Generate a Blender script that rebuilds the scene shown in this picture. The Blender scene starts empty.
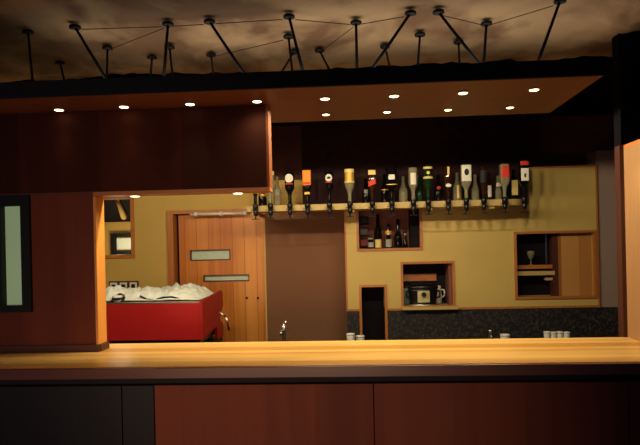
import bpy, bmesh, math, random
from mathutils import Vector, Matrix, noise
random.seed(7)
C = bpy.context.scene
COL = C.collection
PI = math.pi

# ---------------------------------------------------------------- camera
FPX, CX, CY, HC = 600.0, 320.0, 247.0, 1.60
YAW, ROLL = math.atan(0.062), -0.0225
R = (Matrix.Rotation(YAW, 3, 'Z') @ Matrix.Rotation(PI/2, 3, 'X') @ Matrix.Rotation(ROLL, 3, 'Z'))
cam_d = bpy.data.cameras.new('camera'); cam = bpy.data.objects.new('camera', cam_d); COL.objects.link(cam)
cam_d.sensor_width = 36; cam_d.sensor_fit = 'HORIZONTAL'; cam_d.lens = FPX/640*36
cam_d.shift_y = (CY-222.5)/640
cam.matrix_world = Matrix.Translation((0, 0, HC)) @ R.to_4x4()
cam_d.clip_start = 0.05
C.camera = cam

def at(px, py, Y):
    """point of the plane y=Y seen at a photo pixel"""
    d = R @ Vector(((px-CX)/FPX, (CY-py)/FPX, -1))
    p = d*(Y/d.y)
    return Vector((p.x, Y, p.z+HC))
def atz(px, py, z):
    d = R @ Vector(((px-CX)/FPX, (CY-py)/FPX, -1))
    p = d*((z-HC)/d.z)
    return Vector((p.x, p.y, z))
def rect(x0, y0, x1, y1, Y):
    mx, my = (x0+x1)/2, (y0+y1)/2
    return at(x0, my, Y).x, at(x1, my, Y).x, at(mx, y1, Y).z, at(mx, y0, Y).z     # X0 X1 Z0 Z1

# ---------------------------------------------------------------- materials
def newmat(name):
    m = bpy.data.materials.new(name); m.use_nodes = True
    nt = m.node_tree
    return m, nt, nt.nodes['Principled BSDF']
def lin(c):
    return tuple(((v/255)/12.92 if v/255 <= .04045 else ((v/255+.055)/1.055)**2.4) for v in c)+(1,)
def plain(name, rgb, rough=.5, metal=0, var=.12, scale=18, trans=0, spec=.5, ior=1.45, bump=0):
    m, nt, b = newmat(name); N, L = nt.nodes, nt.links
    tc = N.new('ShaderNodeTexCoord'); no = N.new('ShaderNodeTexNoise'); no.inputs['Scale'].default_value = scale
    no.inputs['Detail'].default_value = 4
    L.new(tc.outputs['Object'], no.inputs['Vector'])
    r = N.new('ShaderNodeValToRGB'); c = lin(rgb)
    r.color_ramp.elements[0].position = .3; r.color_ramp.elements[1].position = .7
    r.color_ramp.elements[0].color = tuple(v*(1-var) for v in c[:3])+(1,)
    r.color_ramp.elements[1].color = tuple(min(1, v*(1+var)) for v in c[:3])+(1,)
    L.new(no.outputs['Fac'], r.inputs['Fac']); L.new(r.outputs['Color'], b.inputs['Base Color'])
    b.inputs['Roughness'].default_value = rough; b.inputs['Metallic'].default_value = metal
    b.inputs['Transmission Weight'].default_value = trans; b.inputs['IOR'].default_value = ior
    b.inputs['Specular IOR Level'].default_value = spec
    if bump:
        bp = N.new('ShaderNodeBump'); bp.inputs['Strength'].default_value = bump; bp.inputs['Distance'].default_value = .01
        L.new(no.outputs['Fac'], bp.inputs['Height']); L.new(bp.outputs['Normal'], b.inputs['Normal'])
    return m
def wood(name, dark, light, axis='Z', plank=None, plank_axis='X', rough=.4, fine=14, pvar=.35, groove=0, spec=.5, offset=0.0):
    """axis = grain direction; plank = board width across plank_axis"""
    m, nt, b = newmat(name); N, L = nt.nodes, nt.links
    tc = N.new('ShaderNodeTexCoord'); mp = N.new('ShaderNodeMapping')
    s = [fine, fine, fine]; s['XYZ'.index(axis)] = fine*.06
    mp.inputs['Scale'].default_value = s
    L.new(tc.outputs['Object'], mp.inputs['Vector'])
    no = N.new('ShaderNodeTexNoise'); no.inputs['Scale'].default_value = 1; no.inputs['Detail'].default_value = 6
    no.inputs['Distortion'].default_value = .6
    L.new(mp.outputs['Vector'], no.inputs['Vector'])
    fac = no.outputs['Fac']
    big = N.new('ShaderNodeTexNoise'); big.inputs['Scale'].default_value = .18; big.inputs['Detail'].default_value = 2
    L.new(mp.outputs['Vector'], big.inputs['Vector'])
    add = N.new('ShaderNodeMath'); add.operation = 'MULTIPLY_ADD'; add.inputs[1].default_value = .6
    L.new(fac, add.inputs[0])
    mb = N.new('ShaderNodeMath'); mb.operation = 'MULTIPLY'; mb.inputs[1].default_value = .4
    L.new(big.outputs['Fac'], mb.inputs[0]); L.new(mb.outputs[0], add.inputs[2])
    fac = add.outputs[0]; gout = None
    if plank:
        sp = N.new('ShaderNodeSeparateXYZ'); L.new(tc.outputs['Object'], sp.inputs[0])
        sh = N.new('ShaderNodeMath'); sh.operation = 'ADD'; sh.inputs[1].default_value = 50+offset
        L.new(sp.outputs[plank_axis], sh.inputs[0])
        dv = N.new('ShaderNodeMath'); dv.operation = 'DIVIDE'; dv.inputs[1].default_value = plank
        L.new(sh.outputs[0], dv.inputs[0])
        fl = N.new('ShaderNodeMath'); fl.operation = 'FLOOR'; L.new(dv.outputs[0], fl.inputs[0])
        wn = N.new('ShaderNodeTexWhiteNoise'); wn.noise_dimensions = '1D'; L.new(fl.outputs[0], wn.inputs['W'])
        ma = N.new('ShaderNodeMath'); ma.operation = 'MULTIPLY_ADD'; ma.inputs[1].default_value = pvar
        L.new(wn.outputs['Value'], ma.inputs[0])
        su = N.new('ShaderNodeMath'); su.operation = 'SUBTRACT'; su.inputs[1].default_value = pvar/2
        L.new(fac, su.inputs[0]); L.new(su.outputs[0], ma.inputs[2]); fac = ma.outputs[0]
        if groove:
            fr = N.new('ShaderNodeMath'); fr.operation = 'FRACT'; L.new(dv.outputs[0], fr.inputs[0])
            pp = N.new('ShaderNodeMath'); pp.operation = 'PINGPONG'; pp.inputs[1].default_value = .5
            L.new(fr.outputs[0], pp.inputs[0])
            lt = N.new('ShaderNodeMath'); lt.operation = 'LESS_THAN'; lt.inputs[1].default_value = groove
            L.new(pp.outputs[0], lt.inputs[0]); gout = lt.outputs[0]
    r = N.new('ShaderNodeValToRGB'); r.color_ramp.elements[0].position = .3; r.color_ramp.elements[1].position = .72
    r.color_ramp.elements[0].color = lin(dark); r.color_ramp.elements[1].color = lin(light)
    L.new(fac, r.inputs['Fac']); colout = r.outputs['Color']
    if gout:
        mx = N.new('ShaderNodeMix'); mx.data_type = 'RGBA'
        mx.inputs[7].default_value = tuple(v*.45 for v in lin(dark)[:3])+(1,)
        L.new(gout, mx.inputs[0]); L.new(colout, mx.inputs[6]); colout = mx.outputs[2]
    L.new(colout, b.inputs['Base Color'])
    b.inputs['Roughness'].default_value = rough; b.inputs['Specular IOR Level'].default_value = spec
    return m
def glow(name, rgb, strength):
    m, nt, b = newmat(name); N, L = nt.nodes, nt.links
    tc = N.new('ShaderNodeTexCoord'); no = N.new('ShaderNodeTexNoise'); no.inputs['Scale'].default_value = 3
    L.new(tc.outputs['Object'], no.inputs['Vector'])
    r = N.new('ShaderNodeValToRGB'); c = lin(rgb)
    r.color_ramp.elements[0].color = tuple(v*.85 for v in c[:3])+(1,); r.color_ramp.elements[1].color = c
    L.new(no.outputs['Fac'], r.inputs['Fac']); L.new(r.outputs['Color'], b.inputs['Emission Color'])
    L.new(r.outputs['Color'], b.inputs['Base Color'])
    b.inputs['Emission Strength'].default_value = strength; b.inputs['Roughness'].default_value = .4
    return m

M = {}
M['cream'] = plain('cream_paint', (205, 172, 92), .75, var=.04, scale=2.5)
M['cream_panel'] = plain('cream_laminate', (203, 176, 98), .6, var=.05, scale=3)
M['mauve'] = plain('mauve_paint', (126, 86, 58), .8, var=.05, scale=2)
M['dark_wall'] = plain('plum_paint_and_shade', (100, 68, 62), .9, var=.1, scale=3, spec=.15)  # dark tone holds the shade of the unlit upper back wall
M['ceil_dark'] = plain('black_paint_and_shade', (14, 12, 15), .95, spec=.05)  # black stands for the missing light on the back ceiling
M['black_board'] = plain('black_stained_board', (48, 31, 32), .9, var=.15, spec=.08)
M['fascia'] = plain('black_painted_steel', (24, 23, 30), .7, var=.15, spec=.25)
M['strut'] = plain('dark_metal_tube', (20, 22, 27), .5, .6, var=.1)
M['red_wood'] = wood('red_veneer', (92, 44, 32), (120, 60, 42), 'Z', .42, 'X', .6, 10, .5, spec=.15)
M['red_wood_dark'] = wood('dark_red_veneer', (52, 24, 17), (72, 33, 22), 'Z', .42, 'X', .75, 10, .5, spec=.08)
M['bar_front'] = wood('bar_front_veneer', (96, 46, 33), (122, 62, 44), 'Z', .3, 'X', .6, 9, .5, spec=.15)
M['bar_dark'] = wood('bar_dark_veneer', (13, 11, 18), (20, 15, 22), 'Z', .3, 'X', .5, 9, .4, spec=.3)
M['bar_top'] = wood('beech_strip_top', (182, 130, 58), (216, 172, 96), 'X', .055, 'Y', .32, 22, .55)
M['bar_edge'] = wood('bar_edge_wood', (80, 38, 24), (104, 54, 32), 'X', None, 'Y', .4, 22)
M['orange'] = wood('orange_trim_wood', (172, 104, 46), (198, 128, 62), 'Z', None, 'X', .45, 20)
M['orange_x'] = wood('orange_trim_wood_long', (164, 98, 44), (190, 120, 60), 'X', None, 'X', .45, 20)
M['pillar'] = wood('pale_pillar_wood', (150, 110, 68), (170, 128, 84), 'Z', None, 'X', .55, 10)
M['lining'] = wood('pale_lining_wood', (205, 132, 54), (226, 158, 76), 'Z', None, 'X', .4, 14)
M['end_wood'] = wood('header_edge_wood', (120, 66, 30), (142, 82, 40), 'Z', None, 'X', .6, 14, spec=.15)
M['soffit'] = wood('canopy_soffit_wood', (110, 60, 36), (130, 74, 46), 'X', .5, 'X', .42, 10, .25)
M['door'] = wood('door_planks', (194, 112, 38), (230, 156, 70), 'Z', .107, 'X', .42, 12, .55, .016)
M['tan'] = wood('tan_panel_wood', (150, 98, 46), (196, 142, 76), 'Z', .14, 'X', .45, 7, .8)
M['post'] = wood('brown_post_wood', (58, 26, 18), (84, 40, 26), 'Z', None, 'X', .5, 12)
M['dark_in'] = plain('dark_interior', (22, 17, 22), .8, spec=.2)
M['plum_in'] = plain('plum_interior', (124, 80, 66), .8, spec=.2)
M['red'] = plain('red_enamel', (168, 30, 30), .45, var=.04, spec=.3)
M['steel'] = plain('brushed_steel', (190, 186, 175), .3, 1, var=.08)
M['chrome'] = plain('chrome', (238, 236, 228), .32, 1, var=.03)
M['black'] = plain('black_plastic', (15, 15, 17), .35, var=.1)
M['white'] = plain('white_ceramic', (226, 224, 212), .35, var=.03)
M['cloth'] = plain('white_cotton', (228, 234, 222), .9, var=.05, scale=30, bump=.3)
M['navy'] = plain('navy_stripe', (22, 32, 66), .9)
M['white_metal'] = plain('white_painted_metal', (225, 222, 205), .4, var=.03)
M['shelf'] = plain('shelf_lacquer', (190, 164, 96), .5, var=.04)
M['frame_black'] = plain('black_window_frame', (13, 14, 18), .55, spec=.3)
M['glass_slot'] = plain('frosted_green_glass', (190, 208, 184), .45, var=.06)
M['frost'] = glow('frosted_pane', (160, 188, 146), .3)
M['lamp_on'] = glow('lamp_lens', (255, 222, 165), 9)
M['screen'] = glow('pale_screen', (205, 212, 190), .25)
M['mirror_dark'] = plain('smoked_mirror', (40, 36, 42), .08, 1, var=.03)

def granite():
    m, nt, b = newmat('speckled_granite'); N, L = nt.nodes, nt.links
    tc = N.new('ShaderNodeTexCoord'); no = N.new('ShaderNodeTexNoise'); no.inputs['Scale'].default_value = 45
    no.inputs['Detail'].default_value = 5; L.new(tc.outputs['Object'], no.inputs['Vector'])
    r = N.new('ShaderNodeValToRGB'); e = r.color_ramp.elements
    e[0].position = .45; e[0].color = lin((30, 29, 30)); e[1].position = .8; e[1].color = lin((84, 78, 70))
    L.new(no.outputs['Fac'], r.inputs['Fac']); L.new(r.outputs['Color'], b.inputs['Base Color'])
    b.inputs['Roughness'].default_value = .45
    return m
M['granite'] = granite()
def fabric():
    m, nt, b = newmat('stretched_taupe_fabric'); N, L = nt.nodes, nt.links
    tc = N.new('ShaderNodeTexCoord')
    mp = N.new('ShaderNodeMapping'); mp.inputs['Scale'].default_value = (1.6, 1.1, 1); mp.inputs['Rotation'].default_value = (0, 0, .5)
    L.new(tc.outputs['Object'], mp.inputs['Vector'])
    no = N.new('ShaderNodeTexNoise'); no.inputs['Scale'].default_value = 1.7; no.inputs['Detail'].default_value = 4
    no.inputs['Distortion'].default_value = .35
    L.new(mp.outputs['Vector'], no.inputs['Vector'])
    r = N.new('ShaderNodeValToRGB'); e = r.color_ramp.elements
    e[0].position = .4; e[0].color = lin((102, 80, 62)); e[1].position = .58; e[1].color = lin((158, 136, 108))  # tone contrast stands in for shading on the wrinkles
    L.new(no.outputs['Fac'], r.inputs['Fac']); L.new(r.outputs['Color'], b.inputs['Base Color'])
    b.inputs['Roughness'].default_value = .7; b.inputs['Specular IOR Level'].default_value = .2
    return m
M['fabric'] = fabric()
def glassmat(name, rgb, trans=.9, rough=.08):
    return plain(name, rgb, rough, 0, .05, 8, trans, .5, 1.3)
G = {'clear': glassmat('clear_glass', (190, 186, 150), .65), 'green': glassmat('green_glass', (28, 66, 34), .55),
     'dark': glassmat('dark_glass', (18, 18, 18), .3), 'brown': glassmat('brown_glass', (70, 36, 16), .6),
     'amber': glassmat('amber_spirit', (190, 130, 50), .8), 'black': glassmat('black_glass', (12, 12, 14), 0)}
LB = {'white': plain('white_label', (224, 220, 204), .6, var=.03), 'cream': plain('cream_label', (224, 200, 120), .6, var=.03),
      'orange': plain('orange_label', (232, 140, 30), .6, var=.05), 'red': plain('red_label', (205, 52, 30), .6, var=.05),
      'gold': plain('gold_label', (206, 160, 70), .45, .4, var=.05), 'ink': plain('label_ink', (26, 28, 30), .7),
      'grey': plain('grey_label', (150, 150, 140), .6), 'dimred': plain('dim_red_packet', (110, 30, 28), .6), 'dimgrey': plain('dim_grey_packet', (62, 58, 60), .6)}

# ---------------------------------------------------------------- mesh helpers
def box(bm, x0, x1, y0, y1, z0, z1, bev=0):
    vs = [bm.verts.new((x, y, z)) for x in (x0, x1) for y in (y0, y1) for z in (z0, z1)]
    F = [(0, 1, 3, 2), (4, 6, 7, 5), (0, 4, 5, 1), (2, 3, 7, 6), (0, 2, 6, 4), (1, 5, 7, 3)]
    fs = [bm.faces.new([vs[i] for i in f]) for f in F]
    if bev:
        es = list({e for f in fs for e in f.edges})
        bmesh.ops.bevel(bm, geom=es, offset=bev, segments=2, affect='EDGES', profile=.5)
def tube(bm, a, b, r0, r1=None, n=12):
    a, b = Vector(a), Vector(b); r1 = r0 if r1 is None else r1
    d = (b-a).normalized(); u = d.orthogonal().normalized(); v = d.cross(u)
    ra = [bm.verts.new(a+(u*math.cos(t)+v*math.sin(t))*r0) for t in [2*PI*i/n for i in range(n)]]
    rb = [bm.verts.new(b+(u*math.cos(t)+v*math.sin(t))*r1) for t in [2*PI*i/n for i in range(n)]]
    for i in range(n):
        f = bm.faces.new((ra[i], ra[(i+1) % n], rb[(i+1) % n], rb[i])); f.smooth = True
    bm.faces.new(ra[::-1]); bm.faces.new(rb)
def path_tube(bm, pts, r, n=10):
    for i in range(len(pts)-1): tube(bm, pts[i], pts[i+1], r, r, n)
    for p in pts[1:-1]:
        bmesh.ops.create_uvsphere(bm, u_segments=n, v_segments=6, radius=r, matrix=Matrix.Translation(p))
def rad(theta, sq):
    if sq <= 2: return 1.0
    c, s = abs(math.cos(theta)), abs(math.sin(theta))
    return 1/((c**sq+s**sq)**(1/sq))
def lathe(bm, prof, n=24, sq=2, ox=0, oy=0, oz=0, depth=1.0):
    rings = []
    for r, z in prof:
        k = 2+(sq-2)*min(1, max(0, (r-.016)/.012)) if sq > 2 else 2
        rings.append([bm.verts.new((ox+r*rad(t, k)*math.cos(t), oy+depth*r*rad(t, k)*math.sin(t), oz+z)) for t in [2*PI*i/n for i in range(n)]])
    for a, b in zip(rings, rings[1:]):
        for i in range(n):
            f = bm.faces.new((a[i], a[(i+1) % n], b[(i+1) % n], b[i])); f.smooth = True
    bm.faces.new(rings[0][::-1]); bm.faces.new(rings[-1])
def prism(bm, pts, y0, y1):
    """polygon in XZ extruded along Y"""
    a = [bm.verts.new((x, y0, z)) for x, z in pts]; b = [bm.verts.new((x, y1, z)) for x, z in pts]
    n = len(pts)
    bm.faces.new(a); bm.faces.new(b[::-1])
    for i in range(n): bm.faces.new((a[i], b[i], b[(i+1) % n], a[(i+1) % n]))
def B(): return bmesh.new()
def obj(name, bm, mat, parent=None, origin=None):
    bmesh.ops.recalc_face_normals(bm, faces=bm.faces)
    if origin is not None:
        bmesh.ops.translate(bm, verts=bm.verts, vec=-Vector(origin))
    me = bpy.data.meshes.new(name); bm.to_mesh(me); bm.free()
    me.materials.append(mat)
    o = bpy.data.objects.new(name, me); COL.objects.link(o)
    if origin is not None: o.location = origin
    if parent: o.parent = parent
    return o
def bx(name, mat, x0, x1, y0, y1, z0, z1, parent=None, bev=0, base=False):
    bm = B(); box(bm, x0, x1, y0, y1, z0, z1, bev)
    return obj(name, bm, mat, parent, ((x0+x1)/2, (y0+y1)/2, z0) if base else None)
def tag(o, label, cat, group=None, kind=None):
    o['label'] = label; o['category'] = cat
    if group: o['group'] = group
    if kind: o['kind'] = kind
    return o
def thing(name, label, cat, loc=(0, 0, 0), group=None, kind=None):
    o = bpy.data.objects.new(name, None); COL.objects.link(o); o.location = loc; o.empty_display_size = .05
    return tag(o, label, cat, group, kind)
def struct(o, label, cat='wall'): return tag(o, label, cat, None, 'structure')
def holed(bm, x0, x1, z0, z1, y0, y1, holes):
    """slab in XZ with rectangular holes, one watertight grid mesh"""
    xs = sorted({x0, x1, *[v for h in holes for v in h[:2]]}); zs = sorted({z0, z1, *[v for h in holes for v in h[2:]]})
    xs = [x for x in xs if x0 <= x <= x1]; zs = [z for z in zs if z0 <= z <= z1]
    solid = lambda i, k: 0 <= i < len(xs)-1 and 0 <= k < len(zs)-1 and not any(h[0]-1e-6 < (xs[i]+xs[i+1])/2 < h[1]+1e-6 and h[2]-1e-6 < (zs[k]+zs[k+1])/2 < h[3]+1e-6 for h in holes)
    vc = {}
    def v(x, y, z):
        k = (round(x, 5), round(y, 5), round(z, 5))
        if k not in vc: vc[k] = bm.verts.new((x, y, z))
        return vc[k]
    for i in range(len(xs)-1):
        for k in range(len(zs)-1):
            if not solid(i, k): continue
            a, b, c, d = xs[i], xs[i+1], zs[k], zs[k+1]
            for y in (y0, y1): bm.faces.new((v(a, y, c), v(b, y, c), v(b, y, d), v(a, y, d)))
            for di, dk, p, q in ((-1, 0, (a, c), (a, d)), (1, 0, (b, c), (b, d)), (0, -1, (a, c), (b, c)), (0, 1, (a, d), (b, d))):
                if not solid(i+di, k+dk):
                    bm.faces.new((v(p[0], y0, p[1]), v(q[0], y0, q[1]), v(q[0], y1, q[1]), v(p[0], y1, p[1])))
def frame(bm, X0, X1, Z0, Z1, w, y0, y1):
    holed(bm, X0, X1, Z0, Z1, y0, y1, [(X0+w, X1-w, Z0+w, Z1-w)])

# ---------------------------------------------------------------- planes of the place (metres)
ZTOP = 1.10                                   # bar top
YF, YB = 2.54, 3.19                           # bar top front / back
YL, YLB = 2.94, 3.04                          # left partition and its jamb
YHB = 3.04                                    # back of the header
YW = 5.20                                     # back wall
YP = 4.95                                     # face of the cream joinery panel
ZC, ZCT = 2.31, 2.385                         # canopy underside / top
ZCEIL = 2.70
YCE = 3.62                                    # back edge of the fabric
XL, XR = -3.3, 3.6

# ---- floor, walls, ceiling
o = bx('floor', plain('dark_floor_vinyl', (44, 34, 30), .6), XL, XR, -2.5, 6.0, -.05, 0); struct(o, 'dark floor hidden behind and in front of the bar', 'floor')
bx_l = bx('wall_side', M['dark_wall'], XR, XR+.1, -2.5, YW, 0, 3.0); struct(bx_l, 'dark right side wall of the room')
bx_l = bx('wall_far_left', M['cream'], XL-.1, XL, 2.9, YW, 0, 3.0); struct(bx_l, 'cream side wall behind the partition')

# back wall, with openings
mir = rect(85, 195.5, 134.5, 258.5, YW)
door = rect(170, 209.5, 266, 462, YW); door = (door[0], door[1], 0.0, door[3])
zdark = at(285, 180, YW).z
xm0, xm1 = at(264, 280, YW).x, at(350, 280, YW).x
bm = B(); holed(bm, XL, xm0+.02, 0, zdark, YW, YW+.12, [mir, door]); o = obj('wall_back', bm, M['cream']); struct(o, 'cream back wall beside the timber door')
bm = B(); box(bm, xm0+.02, xm1+.35, YW, YW+.12, 0, at(300, 207, YW).z); o = obj('wall_alcove', bm, M['mauve']); struct(o, 'mauve brown wall panel between door and cream panel')
bm = B(); box(bm, xm0+.02, xm1+.35, YW, YW+.12, at(300, 207, YW).z, zdark); o = obj('wall_strip', bm, M['cream']); struct(o, 'cream wall strip above the bottle rail')
bm = B(); box(bm, XL, XR, YW-.03, YW+.12, zdark, ZCEIL+.12); o = obj('wall_upper', bm, M['dark_wall']); struct(o, 'upper band of the back wall, coloured dark for its shade')
bm = B(); box(bm, at(596.5, 235, YP).x+.0145, XR, YP+.01, YW+.12, 0, at(610, 150, YP).z); o = obj('wall_right', bm, plain('grey_mauve_paint', (158, 136, 122), .8, var=.05, scale=2)); struct(o, 'mauve wall at right of the cream panel')

# ---- mirror at left, its reflection built as a little room behind an opening
t = thing('mirror_1', 'timber framed mirror at left, its reflected ceiling and screen built as a room', 'window', (0, 0, 0), None, 'structure')
bm = B(); frame(bm, mir[0], mir[1], mir[2], mir[3], .03, YW-.015, YW+.1); obj('window_frame', bm, M['orange'], t)
bm = B(); x0, x1, z0, z1 = mir; yb = YW+.75
box(bm, x0-.5, x1+.4, yb, yb+.02, z0-.3, z1+.3); o = obj('reflected_back', bm, M['cream'], t)
bm = B()
zc = at(118, 222, yb).z
a = [bm.verts.new(p) for p in ((x0-.5, YW+.13, z1+.02), (x1+.4, YW+.13, z1+.02), (x1+.4, yb-.005, zc), (x0-.5, yb-.005, zc))]
bm.faces.new(a); obj('reflected_ceiling', bm, M['dark_in'], t)
p0, p1 = at(117, 199, YW+.2), at(124, 217, YW+.55)
bm = B(); tube(bm, p0, p1, .018, .03, 10); obj('reflected_bar', bm, M['cream'], t)  # diagonal light bar of the reflection, made as a cream tube
sx0, sx1, sz0, sz1 = rect(112, 233, 146, 254, yb-.03)
bm = B(); frame(bm, sx0, sx1, sz0, sz1, .04, yb-.06, yb-.01); fr = obj('screen_frame', bm, M['frame_black'], t)
bx('screen_pane', M['screen'], sx0+.05, sx1-.05, yb-.03, yb-.02, sz0+.05, sz1-.05, fr)
bm = B(); box(bm, x0-.52, x1+.42, YW+.13, yb+.02, z0-.32, z0-.3); obj('reflected_sill', bm, M['cream'], t)

# ---- socket plate
sx0, sx1, sz0, sz1 = rect(109.5, 281, 139, 291, YW)
t = thing('socket_plate', 'dark framed row of white wall sockets above the red machine', 'socket', ((sx0+sx1)/2, YW, sz0))
def rel(bm, t): bmesh.ops.translate(bm, verts=bm.verts, vec=-Vector(t.location)); return bm
bm = B(); box(bm, sx0, sx1, YW-.015, YW, sz0, sz1, .003); obj('plate', rel(bm, t), plain('brown_plate', (74, 48, 30), .5), t)
w = (sx1-sx0)/3
for k in range(3):
    a = sx0+w*k+.012
    bm = B(); box(bm, a, a+w-.024, YW-.021, YW-.015, sz0+.012, sz1-.012, .002); s = obj('socket', rel(bm, t), M['white'], t)
    bm = B(); c = a+w/2-.012; box(bm, c-.017, c+.017, YW-.024, YW-.021, sz0+.024, sz1-.028, .002); obj('socket_hole', rel(bm, t), M['black'], s)

# ---- timber door
dx0, dx1, dz0, dz1 = door
t = thing('door_1', 'timber plank door with two narrow glazed slots and a closer on top', 'door', (0, 0, 0), None, 'structure')
bm = B()
box(bm, dx0-.0, dx0+.055, YW-.02, YW+.12, 0, dz1); box(bm, dx0+.055, dx1+.0, YW-.02, YW+.12, dz1-.03, dz1)
obj('door_frame', bm, M['orange'], t)
lx0 = at(179.5, 250, YW+.06).x; lx1 = at(265, 250, YW+.06).x
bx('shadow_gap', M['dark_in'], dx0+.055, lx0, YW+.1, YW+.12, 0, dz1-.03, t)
s1 = rect(190.5, 250, 230, 260, YW+.05); s2 = rect(204, 275, 249, 281, YW+.05)
bm = B(); holed(bm, lx0, lx1, 0.01, dz1-.035, YW+.05, YW+.1, [s1, s2]); leaf = obj('door_leaf', bm, M['door'], t)
for s in (s1, s2):
    bm = B(); frame(bm, s[0]-.004, s[1]+.004, s[2]-.004, s[3]+.004, .008, YW+.044, YW+.07); f = obj('slot_frame', bm, M['bar_edge'], leaf)
    bx('slot_glass', M['glass_slot'], s[0]+.006, s[1]-.006, YW+.07, YW+.08, s[2]+.006, s[3]-.006, t)
for px in (247, 258):
    p = at(px, 298, YW+.05); bm = B(); tube(bm, p, p-Vector((0, .012, 0)), .011); obj('keyhole', bm, M['black'], leaf)
bm = B(); c0, c1, cz0, cz1 = rect(190, 212, 247, 215.5, YW-.05)
tube(bm, (c0, YW-.05, (cz0+cz1)/2), (c1, YW-.05, (cz0+cz1)/2), .012)
for k in (.1, .55, .97): tube(bm, (c0+(c1-c0)*k-.015, YW-.05, (cz0+cz1)/2), (c0+(c1-c0)*k+.015, YW-.05, (cz0+cz1)/2), .02)
box(bm, c0+.03, c0+.07, YW-.05, YW+.05, (cz0+cz1)/2-.012, (cz0+cz1)/2+.012)
box(bm, c1-.07, c1-.03, YW-.05, YW+.05, (cz0+cz1)/2-.012, (cz0+cz1)/2+.012)
obj('door_closer', bm, M['white_metal'], t)

# ---- cream joinery panel with recesses
px0, px1 = at(347, 260, YP).x, at(596.5, 235, YP).x
pz0, pz1 = at(480, 307, YP).z, at(560, 168, YP).z
H1 = rect(358, 205, 420.5, 249, YP); H2 = rect(402.5, 263, 453, 306.2, YP); H3 = rect(362, 287, 385, 345, YP)
H4 = rect(516, 232.5, 595, 297, YP)
xb0 = at(302.5, 190, 4.9).x; xb1 = at(527.5, 190, 4.9).x
zb0 = at(420, 207, 4.9).z
t = thing('wall_panel', 'large cream display panel edged in orange wood with four recesses', 'panel', (0, 0, 0), None, 'structure')
H3h = (H3[0], H3[1], pz0-.01, H3[3])
bm = B(); holed(bm, px0, px1, pz0, pz1, YP, YW-.005, [H1, H2, H3h, H4]); obj('panel_face', bm, M['cream_panel'], t)
tr = .014
bm = B()
box(bm, px0-tr, px0, YP-.006, YW-.005, pz0-.0, pz1)                      # left edge
box(bm, xb1, px1+tr, YP-.006, YW-.005, pz1, pz1+tr)                      # top edge right of the bottles
box(bm, px1, px1+tr, YP-.006, YW-.005, pz0, pz1)                         # right edge
box(bm, px0-tr, H3[0]-tr, YP-.006, YW-.005, pz0-.016, pz0)
box(bm, H3[1]+tr, px1+tr, YP-.006, YW-.005, pz0-.016, pz0)
obj('edge_trim', bm, M['orange'], t)
for H in (H1, H2, H4):
    bm = B(); frame(bm, H[0]-.014, H[1]+.014, H[2]-.014, H[3]+.014, .02, YP-.012, YP+.03); obj('recess_frame', bm, M['orange_x'], t)
bm = B(); zb = .8
box(bm, H3[0]-.02, H3[0], YP-.012, YP+.03, zb, H3[3]+.02); box(bm, H3[1], H3[1]+.02, YP-.012, YP+.03, zb, H3[3]+.02)
box(bm, H3[0], H3[1], YP-.012, YP+.03, H3[3], H3[3]+.02); obj('recess_frame', bm, M['orange'], t)
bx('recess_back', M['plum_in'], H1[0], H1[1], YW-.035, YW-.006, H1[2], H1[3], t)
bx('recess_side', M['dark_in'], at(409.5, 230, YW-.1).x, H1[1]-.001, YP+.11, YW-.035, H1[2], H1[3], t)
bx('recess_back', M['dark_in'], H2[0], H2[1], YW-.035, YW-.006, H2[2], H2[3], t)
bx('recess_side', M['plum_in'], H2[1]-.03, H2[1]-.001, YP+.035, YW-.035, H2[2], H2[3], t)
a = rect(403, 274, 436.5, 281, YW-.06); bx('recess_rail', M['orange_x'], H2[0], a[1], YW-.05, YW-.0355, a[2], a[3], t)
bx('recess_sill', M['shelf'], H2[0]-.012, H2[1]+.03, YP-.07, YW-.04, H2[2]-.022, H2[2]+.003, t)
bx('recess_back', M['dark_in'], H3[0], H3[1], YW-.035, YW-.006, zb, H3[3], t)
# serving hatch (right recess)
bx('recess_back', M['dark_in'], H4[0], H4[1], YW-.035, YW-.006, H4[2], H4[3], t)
xh = at(557.5, 265, YP+.08).x
bx('sliding_panel', M['tan'], xh, H4[1]-.002, YP+.06, YP+.085, H4[2], H4[3], t)
bx('hatch_post', M['post'], at(551, 265, YP+.1).x, xh, YP+.06, YP+.14, H4[2], H4[3], t)
a = rect(516, 265, 553, 268.6, YP+.1); bx('hatch_rail', M['orange_x'], H4[0], a[1], YP+.07, YP+.13, a[2], a[3], t)
a = rect(516, 271, 553, 275, YP+.1); bx('hatch_rail', M['shelf'], H4[0], a[1], YP+.05, YP+.13, a[2], a[3], t)
a = rect(545, 277.5, 553, 280, YP+.1); bx('hatch_ledge', M['shelf'], a[0], a[1], YP+.07, YP+.13, a[2], a[3], t)
a = rect(545.5, 233, 547, 264, YP+.1); bx('hatch_bar', M['steel'], a[0], a[1], YP+.1, YP+.11, a[2], a[3], t)

# backsplash below the panel
t = thing('wall_backsplash', 'speckled dark stone backsplash under the cream panel', 'backsplash', (0, 0, 0), None, 'structure')
bx('stone_slab', M['granite'], px0-.01, H3[0]-.021, YP-.012, YP+.009, .80, pz0-.017, t)
bx('stone_slab', M['granite'], H3[1]+.021, at(622.5, 320, YP+.02).x+.3, YP-.012, YP+.009, .80, pz0-.017, t)

# dark board behind the bottles
o = bx('wall_bottle_board', M['black_board'], xb0, xb1, 4.90, YP-.002, zb0, ZCEIL+.02); struct(o, 'black board rising behind the row of bottles')
bx_l = bx('wall_bottle_board_back', M['black_board'], xb0, px0-.015, YP-.002, YW-.03, zb0, ZCEIL+.02); struct(bx_l, 'black return of the board behind the bottles')

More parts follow.
